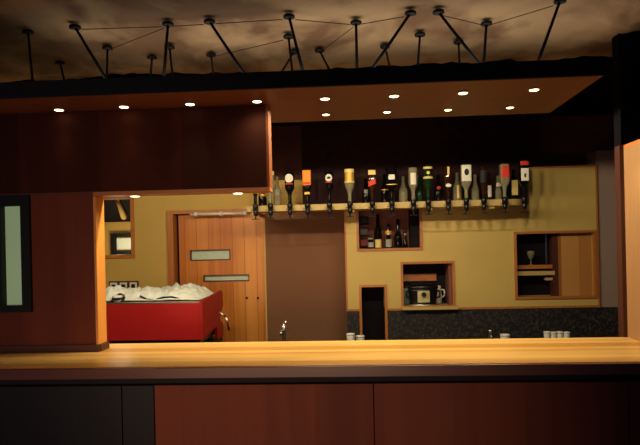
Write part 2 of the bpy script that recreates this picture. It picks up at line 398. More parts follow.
# ---- back counter (right) and machine cabinet (left)
t = thing('back_counter', 'low dark back bar counter under the stone backsplash', 'counter', (1.0, 4.6, 0))
bm = B(); box(bm, -.6, 2.3, 4.32, YP-.013, .76, .80, .004); bmesh.ops.translate(bm, verts=bm.verts, vec=-t.location); obj('worktop', bm, M['granite'], t)
bm = B(); box(bm, -.58, 2.28, 4.36, YP-.013, .0, .76); bmesh.ops.translate(bm, verts=bm.verts, vec=-t.location); obj('cabinet_body', bm, M['bar_dark'], t)

# ---- red espresso machine
YM0, YM1 = 4.15, 4.75
mx1 = at(201, 320, YM0).x; mx0 = at(72, 320, YM0).x
mzb = at(160, 340.5, YM0).z; mzt = at(180, 303, YM0).z
zcab = .90
t = thing('machine_cabinet', 'dark cabinet under the red coffee machine', 'cabinet', ((mx0+mx1)/2, 4.5, 0))
bm = B(); box(bm, mx0-.1, mx1-.0, 3.98, 4.80, .86, zcab, .004); obj('worktop', rel(bm, t), M['bar_dark'], t)
bm = B(); box(bm, mx0-.08, mx1-.02, 4.02, 4.78, 0, .86); obj('cabinet_body', rel(bm, t), M['bar_dark'], t)
t = thing('espresso_machine', 'red coffee machine seen from behind with cloth heaped on top', 'coffee machine', ((mx0+mx1)/2, (YM0+YM1)/2, zcab))
bm = B(); box(bm, mx0, mx1-.006, YM0, YM0+.02, mzb, mzt, .004); obj('back_panel', rel(bm, t), M['red'], t)
def yzprism(bm, pts, x0, x1):
    a = [bm.verts.new((x0, y, z)) for y, z in pts]; b = [bm.verts.new((x1, y, z)) for y, z in pts]; n = len(pts)
    bm.faces.new(a); bm.faces.new(b[::-1])
    for i in range(n): bm.faces.new((a[i], b[i], b[(i+1) % n], a[(i+1) % n]))
zt2 = mzt+.045
prof = [(YM0-.004, mzb+.0), (YM0-.004, mzt+.006), (YM1, zt2), (YM1+.05, zt2-.02), (YM1+.05, mzb+.17), (YM1-.06, mzb+.12), (YM1-.06, mzb+.07), (YM1+.04, mzb+.03), (YM1+.04, zcab+.002), (YM1-.14, zcab+.002), (YM1-.18, mzb+.04), (YM0+.2, mzb+.02)]
for k, (a, b) in enumerate(((mx1-.012, mx1+.012), (mx0-.012, mx0+.012))):
    bm = B(); yzprism(bm, prof, a, b); bmesh.ops.bevel(bm, geom=bm.edges[:], offset=.004, segments=2, affect='EDGES'); obj('side_panel', rel(bm, t), M['red'], t)
bm = B(); box(bm, mx0+.013, mx1-.013, YM0+.021, YM1, mzb+.06, mzt-.004); obj('machine_body', rel(bm, t), M['steel'], t)
bm = B(); box(bm, mx0+.013, mx1-.013, YM0+.0, YM1+.02, mzt-.003, mzt+.010, .002); obj('cup_tray', rel(bm, t), M['steel'], t)
bm = B(); box(bm, mx0+.02, mx1-.02, YM0+.03, YM1-.02, mzb-.03, mzb+.059); obj('base_tray', rel(bm, t), M['black'], t)
for fx in (at(152, 340, YM0+.06).x, mx1-.06, mx0+.08):
    for fy in (YM0+.06, YM1-.1):
        bm = B(); lathe(bm, [(.022, 0), (.022, .01), (.014, .016), (.014, mzb-.03-zcab+.002)], 14, 2, fx, fy, zcab); obj('foot', rel(bm, t), M['chrome'], t)
wx = mx1+.03; bm = B(); path_tube(bm, [Vector((wx-.015, YM1-.1, mzb+.14)), Vector((wx+.03, YM1-.08, mzb+.10)), Vector((wx+.045, YM1-.04, mzb-.01))], .008); obj('steam_wand', rel(bm, t), M['chrome'], t)

# cloth heap on the machine
cupx = at(118, 300, YM0+.035).x
bm = B(); nx, ny = 90, 40; g = []
cx0, cx1, cy0, cy1 = mx0+.03, mx1-.015, YM0+.012, YM1-.02
for i in range(nx+1):
    row = []
    for j in range(ny+1):
        u, v = i/nx, j/ny
        x = cx0+(cx1-cx0)*u; y = cy0+(cy1-cy0)*v
        e = min(1, min(u, 1-u)*9, )*min(1, min(v*6, (1-v)*8))
        h = .045+.055*noise.noise(Vector((x*5.5, y*4, 3)))+.05*abs(noise.noise(Vector((x*13, y*11, 9))))+.028*abs(noise.noise(Vector((x*31, y*27, 1))))
        h += .05*math.exp(-((x-(mx1-.17))/.04)**2-((y-4.55)/.06)**2)
        z = mzt+.012+max(.006, h)*max(.12, e)
        row.append(bm.verts.new((x, y, z)))
    g.append(row)
for i in range(nx):
    for j in range(ny):
        if math.hypot(g[i][j].co.x-cupx, g[i][j].co.y-(YM0+.025)) < .05: continue
        f = bm.faces.new((g[i][j], g[i+1][j], g[i+1][j+1], g[i][j+1])); f.smooth = True
bmesh.ops.delete(bm, geom=[v for v in bm.verts if not v.link_faces], context='VERTS')
t = thing('cloth', 'crumpled white cloth heaped on top of the red coffee machine', 'cloth', ((cx0+cx1)/2, (cy0+cy1)/2, mzt+.012))
cl = obj('cloth_sheet', rel(bm, t), M['cloth'], t)
md = cl.modifiers.new('thick', 'SOLIDIFY'); md.thickness = .004; md.offset = -1
bm = B(); q = [at(a, b, cy0+.02) for a, b in ((140, 296), (147, 299.5), (155, 300), (163, 297.5), (172, 297), (180, 299))]
path_tube(bm, [Vector((p.x, cy0+.02, p.z)) for p in q], .007, 8); obj('hem_stripe', rel(bm, t), M['navy'], t)
p = at(118, 300, YM0+.035)
t = thing('espresso_cup', 'small white cup with a dark band on the coffee machine edge', 'cup', (p.x, YM0+.045, mzt+.0125))
bm = B(); lathe(bm, [(.02, 0), (.028, .012), (.036, .035), (.036, .046), (.03, .046), (.024, .03)], 20, oy=-.02); c = obj('cup_body', bm, M['white'], t)
bm = B(); lathe(bm, [(.034, .0), (.0375, .012), (.0375, .013)], 20, oy=-.02, oz=.018); obj('cup_band', bm, M['navy'], t)

# ---------------------------------------------------------------- bar
bar_x0, bar_x1 = -2.9, 2.9
t = thing('bar_worktop', 'long pale timber bar top running across the whole picture', 'bar top', (0, (YF+YB)/2, ZTOP-.045))
bm = B(); box(bm, bar_x0, bar_x1, YF+.004, YB, ZTOP-.045, ZTOP, .003); obj('top_slab', rel(bm, t), M['bar_top'], t)
bm = B(); box(bm, bar_x0, bar_x1, YF-.018, YF+.0035, ZTOP-.05, ZTOP-.003, .003); obj('front_edge', rel(bm, t), M['bar_edge'], t)
t = thing('bar_cabinet', 'dark red timber bar front in wide panels below the bar top', 'bar', (0, 2.8, 0))
zg = ZTOP-.10
xa, xb_, xc = at(154.5, 415, 2.62).x, at(374, 415, 2.62).x, at(600, 415, 2.62).x
bm = B(); box(bm, bar_x0, bar_x1, 2.66, 3.0, 0.0, ZTOP-.0455); obj('carcass', rel(bm, t), M['fascia'], t)
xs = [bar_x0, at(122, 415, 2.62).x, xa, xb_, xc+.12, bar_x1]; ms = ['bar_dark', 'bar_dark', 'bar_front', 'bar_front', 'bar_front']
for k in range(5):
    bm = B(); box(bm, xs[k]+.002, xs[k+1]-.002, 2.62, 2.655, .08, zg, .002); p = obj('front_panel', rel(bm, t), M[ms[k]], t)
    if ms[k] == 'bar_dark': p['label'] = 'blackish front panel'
bm = B(); box(bm, bar_x0, bar_x1, 2.64, 2.66, 0, .08); obj('plinth', rel(bm, t), M['fascia'], t)

# ---------------------------------------------------------------- left partition + header
xj = at(97, 270, YL).x
zh = at(180, 193.3, YL).z
xe = at(266.3, 145, YL).x
win = rect(-6, 196, 32, 312, YL)
bm = B(); holed(bm, XL, xj-.012, ZTOP, zh+.0195, YL, YLB, [win]); o = obj('wall_left', bm, M['red_wood']); struct(o, 'dark red timber partition standing on the bar at left')
o = bx('trim_1', M['lining'], xj-.012, xj, YL-.001, YLB, ZTOP, zh-.003); struct(o, 'pale wood lining on the end of the left partition', 'trim')
bm = B(); box(bm, XL, xj+.008, YL-.014, YL-.0005, ZTOP+.0005, ZTOP+.036, .002); box(bm, xj+.0005, xj+.012, YL-.0005, YLB+.004, ZTOP+.0005, ZTOP+.036, .002)
o = obj('baseboard_left', bm, M['post']); struct(o, 'low brown skirting where the partition meets the bar', 'skirting')
t = thing('wall_header', 'dark timber bulkhead box hanging over the opening at left', 'bulkhead', (0, 0, 0), None, 'structure')
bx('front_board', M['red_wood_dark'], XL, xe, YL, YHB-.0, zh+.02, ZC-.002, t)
bx('underside_lining', M['orange_x'], xj-.012, xe+.012, YL+.001, YHB+.002, zh, zh+.019, t)
bx('end_lining', M['end_wood'], xe, xe+.012, YL+.001, YHB+.002, zh+.019, ZC-.002, t)
# joint strip on the partition below the header
o = bx('trim_2', M['post'], XL, xj-.013, YL-.003, YL-.0005, zh+.016, zh+.021); struct(o, 'thin joint line between partition and header', 'trim')
# window in the partition
t = thing('window_2', 'narrow frosted window in a black frame on the left partition', 'window', (0, 0, 0), None, 'structure')
gl = rect(2.5, 206, 22, 305.5, YL-.01)
bm = B(); holed(bm, win[0], win[1], win[2], win[3], YL-.02, YLB-.005, [gl]); obj('window_frame', bm, M['frame_black'], t)
bx('window_pane', M['frost'], gl[0], gl[1], YL+.02, YL+.03, gl[2], gl[3], t)

# ---------------------------------------------------------------- right pillar
xr = at(625.5, 240, YB-.01).x
zt = at(625, 149, YB-.01).z
o = bx('wall_pillar', M['pillar'], xr, xr+.5, 2.75, YB-.012, ZTOP+.0005, zt); struct(o, 'pale lit timber pillar standing on the bar at far right')
o = bx('trim_3', M['post'], xr-.02, xr+.4, YB-.011, YB+.05, ZTOP-.1, zt+.02); struct(o, 'dark brown post behind the pillar at right', 'trim')
bx_l = bx('wall_pillar_head', M['ceil_dark'], xr-.02, xr+.7, 3.16, YB+.05, zt+.021, ZCEIL); struct(bx_l, 'dark bulkhead above the right pillar')
o = bx('trim_4', M['orange_x'], xr-.0, xr+.5, 2.75, YB-.012, zt+.0005, zt+.02); struct(o, 'orange timber lintel over the right pillar', 'trim')

# ---------------------------------------------------------------- canopy
YC0 = 2.66; YC1 = 3.38
xcr = at(603, 77, YC0).x
t = thing('canopy', 'low flat canopy with timber underside hanging above the bar', 'canopy', (0, 3.0, ZC))
bm = B(); box(bm, XL+.02, xcr-.0, YC0, YC1, ZC, ZC+.02, .001); obj('soffit', rel(bm, t), M['soffit'], t)
bm = B(); box(bm, XL+.02, xcr, YC0-.012, YC0-.0005, ZC+.001, ZCT, .001); box(bm, XL+.02, xcr, YC0, YC1, ZC+.0205, ZCT-.005); obj('fascia', rel(bm, t), M['fascia'], t)

def downlight(px, py, z, label, group, r=.021, where=None):
    p = where or atz(px, py, z)
    t = thing('downlight', label, 'downlight', (p.x, p.y, z), group)
    bm = B(); n = 20
    lathe(bm, [(r+.006, -.0005), (r+.007, -.003), (r+.004, -.005), (r+.001, -.004), (r+.001, -.0005)], n); obj('rim', bm, M['steel'], t)
    bm = B(); lathe(bm, [(r, -.0045), (r*.9, -.006), (.002, -.007)], n); obj('lens', bm, M['lamp_on'], t)
    return p
def spot(loc, energy, angle=2.6, blend=.5, size=.035, rgb=(1, .82, .55), rot=(0, 0, 0)):
    l = bpy.data.lights.new('spot', 'SPOT'); l.energy = energy; l.spot_size = angle; l.spot_blend = blend; l.shadow_soft_size = size; l.color = rgb
    o = bpy.data.objects.new('spot', l); COL.objects.link(o); o.location = loc; o.rotation_euler = rot
    return o
names = ['leftmost', 'second from the left', 'third from the left', 'fourth, just above the end of the header', 'fifth, right of the header', 'sixth from the left', 'second from the right', 'rightmost']
FRONT = [(59, 109.3), (124, 106.3), (190, 103.6), (257, 100.8), (325, 98.2), (394, 95.5), (463, 92.4), (534, 89.2)]
E_FRONT = [.7, .9, 1.2, 3.2, 7, 8.5, 9, 5]
for (x, y), nm, e in zip(FRONT, names, E_FRONT):
    p = downlight(x, y, ZC, 'lit front-row canopy downlight, '+nm, 'front row of canopy downlights')
    spot((p.x, p.y, ZC-.012), e, 2.75 if x > 250 else 1.3, 1.0)
BACK = [(267, 117), (326, 114), (387, 111.5), (448, 109.3), (510, 107)]
nb = ['tucked behind the end of the header', 'second from the left', 'middle of the row', 'second from the right', 'rightmost']
yb = atz(387, 111.5, ZC).y
for (x, y), nm in zip(BACK, nb):
    p = downlight(x, y, ZC, 'lit back-row canopy downlight, '+nm, 'back row of canopy downlights', .018)
    spot((p.x, p.y, ZC-.012), 23, 3.12, .06)
# the same row carries on behind the header
for X in (-.75, -1.15, -1.55, -1.95):
    spot((X, yb+.0, ZC-.012), 17, 3.12, .06)
for (x, y), nm in (((135, 194), 'left one, over the coffee machine'), ((238, 191), 'right one, near the end of the header')):
    v = at(x, 193, YL+.05); p = downlight(0, 0, zh, 'lit downlight under the header box, '+nm, 'header downlights', .024, Vector((v.x, v.y, zh)))
    spot((p.x, p.y, zh-.012), 3.5, 2.7, .8)

# ---------------------------------------------------------------- struts and stretched ceiling
ST = [(28, 32, 32, 76, 'faint strut at far left of the fabric ceiling'),
      (75, 27, 103, 76, 'long slanted strut at left leaning down to the right'),
      (107.5, 48, 107, 76, 'upright strut meeting the foot of the long left slanted one'),
      (60, 63, 64, 80, 'short faint strut low at far left'),
      (152, 57.5, 151, 71, 'very short strut left of the tall upright one at left'),
      (168, 24, 164.5, 71, 'tall upright strut above the left part of the header'),
      (169.5, 47, 172, 71, 'short strut just right of the tall upright left one'),
      (209.5, 21.5, 241, 71, 'slanted strut above the header leaning down to the right'),
      (211, 55, 213, 71, 'very short strut under the slanted one above the header'),
      (289, 16.5, 302, 70.5, 'tall strut in the middle leaning slightly right over a shorter one'),
      (288.5, 36.5, 292, 70.5, 'medium upright strut under the head of the middle tall one'),
      (294, 52, 283, 71, 'short strut in the middle leaning to the left'),
      (319.5, 50.5, 329, 70, 'short strut leaning right, next to the middle cluster'),
      (356, 22.5, 357, 68.5, 'tall perfectly upright strut right of the middle'),
      (410.5, 13, 375, 67, 'long slanted strut leaning down to the left'),
      (385, 46.5, 389.5, 67, 'short strut crossing the long left leaning one'),
      (420, 34.5, 418, 65.5, 'upright strut beside the head of the left leaning one'),
      (438.5, 12, 477, 63.5, 'long slanted strut at right leaning down to the right'),
      (458.5, 42, 459.5, 63.5, 'short upright strut under the right leaning one'),
      (486.5, 23.5, 484, 62.5, 'upright strut at the foot of the right leaning one'),
      (560, 1, 540, 59, 'rightmost thick strut leaning down to the left')]
heads = []
for (ax, ay, bx_, by, lab) in ST:
    a = atz(ax, ay, ZCEIL-.03)
    yb2 = min(max(a.y-.02, YC0+.08), YC1-.08)
    # foot on the canopy along the same seen line
    k = 1.0; z = ZCT-.005
    for it in range(60):
        q = atz(ax+(bx_-ax)*k, ay+(by-ay)*k, z)
        if q.y >= yb2: break
        k += .02
    b = Vector((q.x, q.y, z)); heads.append(a)
    t = thing('ceiling_strut', 'dark metal: '+lab if False else lab, 'strut', b, 'struts propping the fabric ceiling')
    d = (a-b); thick = .013 if ay < 30 else .011
    bm = B(); tube(bm, Vector((0, 0, .012)), d, thick*.62, thick*.5, 10); obj('tube', bm, M['strut'], t)
    bm = B(); lathe(bm, [(.016, -.010), (.027, -.006), (.027, .004), (.016, .010)], 18, 2, d.x, d.y, d.z); obj('head_disc', bm, M['strut'], t)
    bm = B(); lathe(bm, [(.024, 0.0005), (.024, .008), (.012, .014)], 14); obj('foot_plate', bm, M['strut'], t)
for a, b, lab in ((1, 5, 'thin seam between the two leftmost tall strut heads'), (5, 7, 'thin seam from the upright left strut head to the slanted one'),
                  (2, 5, 'thin seam from the short left strut head to the tall upright one'), (7, 9, 'thin seam from the slanted left strut head to the middle tall one'),
                  (9, 13, 'thin seam between the middle tall strut head and the upright one'), (13, 14, 'thin seam from the upright strut head to the left leaning one'),
                  (17, 19, 'thin seam from the right leaning strut head to the upright one'), (19, 20, 'thin seam to the rightmost strut head'),
                  (12, 13, 'thin seam from the short right leaning strut to the upright one'), (10, 8, 'thin low seam left of the middle cluster')):
    A, Bq = heads[a]-Vector((0, 0, .012)), heads[b]-Vector((0, 0, .012))  # fabric seams and dark creases drawn as thin dark tubes
    d = (Bq-A).normalized()*.03; A, Bq = A+d, Bq-d
    bm = B(); tube(bm, (0, 0, 0), Bq-A, .0019, n=6); o = obj('fabric_seam', bm, M['strut']); o.location = A; tag(o, lab, 'seam', 'fabric seams between strut heads')
bm = B(); NX, NY = 220, 110; g = []
for i in range(NX+1):
    row = []
    for j in range(NY+1):
        x = XL+(XR-XL)*i/NX; y = 1.2+(YCE-1.2)*j/NY
        sag = 1.0
        for h in heads:
            d2 = math.hypot(x-h.x, y-h.y); sag *= 1-math.exp(-d2/.16)*.95
        p = Vector((x*2.2+y*.9, y*1.6-x*.5, 0))
        z = ZCEIL-.008-.055*sag*(0.6+.5*noise.noise(p))+.03*sag*abs(noise.noise(Vector((x*4+y*3, y*3.5-x*2, 5))))+.022*(.5-abs(noise.noise(Vector((x*6-y*4, y*7+x*2, 2)))))*sag+.012*noise.noise(Vector((x*15-y*9, y*12, 4)))*sag
        z = max(z, ZCEIL-.09)
        row.append(bm.verts.new((x, y, z)))
    g.append(row)
for i in range(NX):
    for j in range(NY):
        f = bm.faces.new((g[i][j], g[i][j+1], g[i+1][j+1], g[i+1][j])); f.smooth = True
o = obj('ceiling', bm, M['fabric']); struct(o, 'wrinkled taupe fabric ceiling stretched over struts', 'ceiling')
o = bx('ceiling_back', M['ceil_dark'], XL, XR, YCE+.005, YW-.031, ZCEIL-.045, ZCEIL+.12); struct(o, 'flat ceiling behind the fabric, coloured black for lack of light', 'ceiling')
o = bx('ceiling_slab', M['dark_wall'], XL-.1, XR+.1, -2.5, YW+.12, ZCEIL+.13, ZCEIL+.2); struct(o, 'dark ceiling slab over the fabric', 'ceiling')

# ---------------------------------------------------------------- bottle rail, dispensers, bottles
YR = 4.62
zr1 = at(400, 202.0, YR).z; zr0 = at(400, 208.0, YR).z
rx0, rx1 = at(247, 209, YR).x, at(526, 203, YR).x
bm = B(); box(bm, rx0, rx1, YR, YR+.20, zr0, zr1)
es = [e for e in bm.edges if abs(e.verts[0].co.x-rx1) < 1e-4 and abs(e.verts[1].co.x-rx1) < 1e-4 and abs(e.verts[0].co.z-e.verts[1].co.z) > .01 and e.verts[0].co.y < YR+.01]
bmesh.ops.bevel(bm, geom=es, offset=.12, segments=10, affect='EDGES', profile=.5)
o = obj('bottle_rail', bm, M['shelf'], None, ((rx0+rx1)/2, YR+.1, zr0)); tag(o, 'long pale rail shelf carrying the row of upside down bottles', 'shelf')
rail = o
for X in (rx0+.05, xb0+.4, xb0+1.0, rx1-.25):
    bm = B(); box(bm, X-.02, X+.02, YR+.02, (4.899 if X > xb0 else YW-.0), zr0-.02, zr0-.0005)
    bmesh.ops.translate(bm, verts=bm.verts, vec=-rail.location); obj('rail_bracket', bm, M['shelf'], rail)

def dispenser(x, y, z, label):
    t = thing('spirit_dispenser', label, 'spirit dispenser', (x, y, z), 'black spirit dispensers under the bottles')
    bm = B(); lathe(bm, [(.014, .078), (.021, .082), (.021, .112), (.016, .120)], 16); obj('collar', bm, M['black'], t)
    bm = B(); lathe(bm, [(.008, .028), (.017, .035), (.017, .070), (.010, .0765)], 16); obj('measure', bm, M['black'], t)
    h = zr1-z
    bm = B(); box(bm, -.033, .033, -.012, .012, .0715, .0765, .002); box(bm, -.009, .009, .012, YR-y-.0008, .05, h+.007, .0015); box(bm, -.009, .009, YR-y-.0008, YR-y+.03, h+.0006, h+.007); obj('clamp', bm, M['black'], t)
    bm = B(); tube(bm, (0, 0, .0275), (0, 0, .005), .0065); box(bm, -.03, .03, -.008, .008, 0, .006, .002); obj('press_bar', bm, M['black'], t)
    return t
def bottle_profile(r, h, neck=.07, nr=.013):
    return [(nr*.9, 0), (nr, .004), (nr, neck), (nr*1.2, neck+.012), (r*.62, neck+.032), (r*.9, neck+.05), (r, neck+.068), (r, h-.006), (r*.94, h), (r*.5, h+.0005)]
def patch(bm, r, sq, z0, z1, a=1.1, oval=False, depth=1.0, off=.0012, n=14, tilt=0, ca=-PI/2):
    """a label on the camera side of the body"""
    if oval:
        c = bm.verts.new((0, 0, 0)); zc_ = (z0+z1)/2
        def s(u, v):
            th = ca+u*a; rr = (r+off)*rad(th, sq)
            return (rr*math.cos(th), depth*rr*math.sin(th)-(off if depth < 1 else 0), zc_+v*(z1-z0)/2)
        c.co = s(0, 0); prev = None
        R1 = [bm.verts.new(s(.5*math.cos(q), .5*math.sin(q))) for q in [2*PI*i/n for i in range(n)]]
        R2 = [bm.verts.new(s(math.cos(q), math.sin(q))) for q in [2*PI*i/n for i in range(n)]]
        for i in range(n):
            j = (i+1) % n
            bm.faces.new((c, R1[i], R1[j])); bm.faces.new((R1[i], R2[i], R2[j], R1[j]))
    else:
        row = []
        for i in range(n+1):
            th = ca-a+2*a*i/n; rr = (r+off)*rad(th, sq); dz = tilt*(i/n-.5)
            row.append([bm.verts.new((rr*math.cos(th), depth*rr*math.sin(th), z+dz)) for z in (z0, z1)])
        for p, q in zip(row, row[1:]):
            f = bm.faces.new((p[0], q[0], q[1], p[1])); f.smooth = True
def bottle(name, label, x, y, z, glass, r=.036, h=.26, sq=2, labels=(), inverted=True, neck=.06, group=None, cap=None, nr=.013):
    """labels: (colour, z0, z1, half angle, oval, tilt), z measured from the neck end"""
    t = thing(name, label, 'bottle', (x, y, z), group)
    prof = bottle_profile(r, h, neck, nr)
    if not inverted: prof = [(a, h-b) for a, b in reversed(prof)]; prof = [(a, max(0, b)) for a, b in prof]
    bm = B(); lathe(bm, prof, 28, sq); obj('bottle_body', bm, G[glass], t)
    for k, L_ in enumerate(labels):
        col, z0, z1 = L_[:3]; a = L_[3] if len(L_) > 3 else 1.2; ov = L_[4] if len(L_) > 4 else False; ti = L_[5] if len(L_) > 5 else 0
        if not inverted: z0, z1 = h-z1, h-z0
        rr = L_[6] if len(L_) > 6 else r
        bm = B(); patch(bm, rr, sq, z0, z1, a, ov, 1.0, .0012+.0008*k, 16, ti); obj('label', bm, LB[col], t)
    if cap:
        bm = B(); z0 = 0 if inverted else h-.001
        lathe(bm, [(nr+.002, z0-.0 if not inverted else .001), (nr+.002, z0+.02)], 14); obj('cap', bm, LB[cap], t)
    return t
YBt = YR-.035
GRP = 'upside down spirit bottles on the rail'
zd = zr0-.062                     # foot of the dispensers
zbz = zd+.1205                    # neck ends rest on the dispensers
# x, glass, r, h, square, labels, what the label says
BT = [(255.5, 'dark', .034, .235, 2, [('gold', .085, .10, 1.3)], 'dark bottle half hidden by the header, first on the rail'),
      (270.5, 'clear', .034, .27, 2, [('cream', .235, .262, 1.4)], 'clear bottle with a pale cream end beside the header'),
      (290, 'dark', .037, .25, 2, [('white', .165, .235, .95, True), ('red', .150, .160, .8)], 'dark green bottle with a round white label'),
      (307.5, 'black', .033, .265, 5, [('orange', .14, .262, .9), ('red', .145, .165, .7), ('gold', .065, .085, 1, False, 0, .02)], 'square black bottle with a big orange label'),
      (329.5, 'black', .034, .25, 2, [('white', .165, .225, .85, True), ('red', .155, .163, .8), ('ink', .185, .205, .4, True)], 'black bottle with an oval white label before the dark board'),
      (350, 'clear', .036, .265, 2, [('cream', .235, .262, 1.4), ('gold', .165, .235, 1.2), ('cream', .15, .165, 1.4)], 'clear bottle with gold and cream bands'),
      (372.5, 'brown', .030, .25, 5, [('cream', .21, .248, .8), ('red', .125, .165, .8, False, .02)], 'square brown bottle with cream label and slanted red strip'),
      (392, 'black', .042, .27, 4, [('white', .165, .205, .5), ('gold', .122, .128, 1.2)], 'broad black bottle with a small square white label'),
      (413.5, 'clear', .034, .26, 2, [('white', .12, .215, .6)], 'clear bottle with a tall white label'),
      (428.5, 'green', .034, .275, 2, [('cream', .245, .262, 1.4), ('cream', .165, .182, 1.3), ('gold', .2, .225, .4, True)], 'green bottle with two cream bands'),
      (448.5, 'brown', .035, .26, 2, [('cream', .19, .255, .22), ('white', .09, .12, .6, True)], 'dark brown bottle with a narrow cream strip and white spot'),
      (466.5, 'clear', .038, .27, 5, [('white', .135, .265, .85), ('ink', .18, .235, .42, True)], 'square clear bottle with a white label and black round emblem'),
      (484, 'brown', .026, .25, 2, [('ink', .12, .22, 1.3)], 'slim dark brown bottle with a black label'),
      (505, 'clear', .034, .265, 5, [('red', .155, .245, .75)], 'square clear bottle with an orange red label'),
      (524.5, 'black', .035, .285, 4, [('red', .25, .283, .8), ('white', .125, .225, .7), ('ink', .15, .185, .2, True)], 'black bottle at the right end with white and red labels')]
for (px, gl_, r, h, sq, labs, txt) in BT:
    p = at(px, 206, YBt)
    h *= .93; labs = [(c[0], c[1]*.93, c[2]*.93)+tuple(c[3:]) for c in labs]
    dispenser(p.x, YBt, zd, 'black optic dispenser below the '+txt)
    bottle('spirit_bottle', txt+', hanging upside down', p.x, YBt, zbz, gl_, r, h, sq, labs, True, .055, GRP)
# bottles standing on the shelf behind
BK = [(262.5, 'dark', .033, .2, 2, [('gold', .1, .12, 1)], 'dark bottle standing behind the header end'),
      (277.5, 'clear', .03, .235, 2, [('grey', .1, .15, 1)], 'slim clear bottle behind the cream ended one'),
      (366, 'dark', .03, .2, 2, [('grey', .09, .12, .5)], 'small dark bottle left of the red strip bottle'),
      (385, 'dark', .03, .23, 2, [('gold', .12, .13, 1.2)], 'dark bottle behind the broad black one'),
      (403.5, 'clear', .035, .21, 2, [], 'empty clear bottle between the broad black and white label bottles'),
      (420, 'green', .026, .2, 2, [], 'slim green bottle left of the banded green one'),
      (438.5, 'dark', .034, .21, 2, [('red', .09, .115, .5, True)], 'dark bottle with a red spot right of the green one'),
      (457.5, 'clear', .034, .225, 2, [('cream', .1, .2, .25)], 'clear bottle left of the round emblem bottle'),
      (475.5, 'clear', .03, .205, 2, [], 'clear bottle right of the round emblem bottle'),
      (489, 'brown', .034, .215, 2, [('white', .1, .19, .4)], 'brown bottle with white label behind the slim one'),
      (498.5, 'clear', .026, .19, 2, [('white', .055, .085, .8)], 'small clear bottle with white neck label'),
      (514, 'dark', .034, .235, 4, [('cream', .085, .2, .6)], 'dark bottle with a tall cream label near the right end')]
for (px, gl_, r, h, sq, labs, txt) in BK:
    p = at(px, 200, YR+.115)
    bottle('shelf_bottle', txt+', standing on the rail', p.x, YR+.115, zr1+.0006, gl_, r, h, sq, labs, False, .055, 'bottles standing on the rail behind')

# bottles in the small recess
z1_ = H1[2]+.0065
RB = [(378, 'dark', .032, .285, [('cream', .21, .28, .9)], 'tall dark wine bottle with a cream label in the small recess', YP+.10),
      (388.5, 'dark', .030, .20, [('gold', .055, .085, 1), ('grey', .125, .19, .9)], 'short dark bottle with a gold neck in the small recess', YP+.09),
      (398, 'black', .033, .24, [], 'plain black bottle in the middle of the small recess', YP+.10),
      (405, 'black', .026, .15, [('grey', .03, .045, .4, True)], 'stubby black bottle right of the plain black one', YP+.07)]
for (px, gl_, r, h, labs, txt, Y) in RB:
    p = at(px, 240, Y); bottle('wine_bottle', txt, p.x, Y, z1_, gl_, r, h, 2, labs, False, .085, 'bottles in the small recess')
p = at(371, 243, YP+.06)
t = thing('glass_jar', 'small jar with a pale label at left in the small recess', 'jar', (p.x, YP+.06, z1_))
bm = B(); lathe(bm, [(.024, 0), (.026, .004), (.026, .06), (.02, .068), (.02, .075)], 20); obj('jar_body', bm, G['dark'], t)
bm = B(); patch(bm, .026, 2, .012, .052, 1.1); obj('label', bm, LB['grey'], t)
bm = B(); lathe(bm, [(.022, .0755), (.022, .088), (.018, .09)], 20); obj('lid', bm, LB['grey'], t)
# side shelf with little packets in the recess
xs0 = H1[0]+.006; xs1 = at(369, 230, YP+.16).x
t = thing('side_rack', 'little dark rack on the left inside the small recess', 'rack', (xs0, YP+.16, H1[2]))
bm = B(); 
for zz in (.02, .115, .21): box(bm, .004, xs1-xs0, -.04, .05, zz, zz+.006)
box(bm, .0, .004, -.04, .05, .008, .29); obj('rack_frame', bm, M['dark_in'], t)
for zz, col, nm in ((.0265, 'dimred', 'red packet on the lowest rack board'), (.1215, 'dimgrey', 'grey packet on the middle rack board'), (.2165, 'ink', 'dark packet on the top rack board')):
    bm = B(); box(bm, .01, xs1-xs0-.006, -.03, .03, 0, .055, .006); o = obj('packet', bm, LB[col]); o.location = (xs0, YP+.16, H1[2]+zz); tag(o, nm, 'packet', 'packets on the small rack')

# ---- appliance in the middle recess
p = at(423.5, 300, YP+.10); zs = H2[2]+.0035
t = thing('soup_kettle', 'round black kettle with a pale front plate in the square recess', 'kettle', (p.x-.01, YP+.045, zs))
bm = B(); lathe(bm, [(.108, 0), (.113, .01), (.107, .02), (.113, .06), (.12, .12), (.122, .14)], 32, 2, depth=.55); body = obj('kettle_body', bm, M['black'], t)
bm = B(); lathe(bm, [(.126, .1405), (.129, .15), (.12, .165), (.07, .178), (.02, .182)], 32, 2, depth=.55); obj('lid', bm, M['black'], t)
bm = B(); tube(bm, (-.02, 0, .181), (-.02, 0, .194), .006); tube(bm, (.02, 0, .181), (.02, 0, .194), .006); tube(bm, (-.026, 0, .194), (.026, 0, .194), .008); obj('lid_knob', bm, M['black'], t)
bm = B(); patch(bm, .116, 2, .03, .135, .42, False, .55, .004); fp = obj('front_plate', bm, plain('pale_plate', (190, 180, 130), .35), t)
bm = B(); tube(bm, (0, -.074, .095), (0, -.09, .095), .02); obj('dial', bm, M['black'], fp)
for s in (-1, 1):
    bm = B(); path_tube(bm, [Vector((s*.116, -.02, .12)), Vector((s*.134, -.02, .115)), Vector((s*.134, -.02, .07)), Vector((s*.11, -.02, .065))], .008); obj('side_handle', bm, M['black'], t)
bm = B(); lathe(bm, [(.115, 0.0005), (.12, .004), (.12, .012)], 32, 2, depth=.55); obj('base_ring', bm, M['chrome'], t)
p = at(441, 296, YW-.09)
t = thing('white_jug', 'white jug half hidden behind the black kettle', 'jug', (p.x-.035, YW-.082, zs))
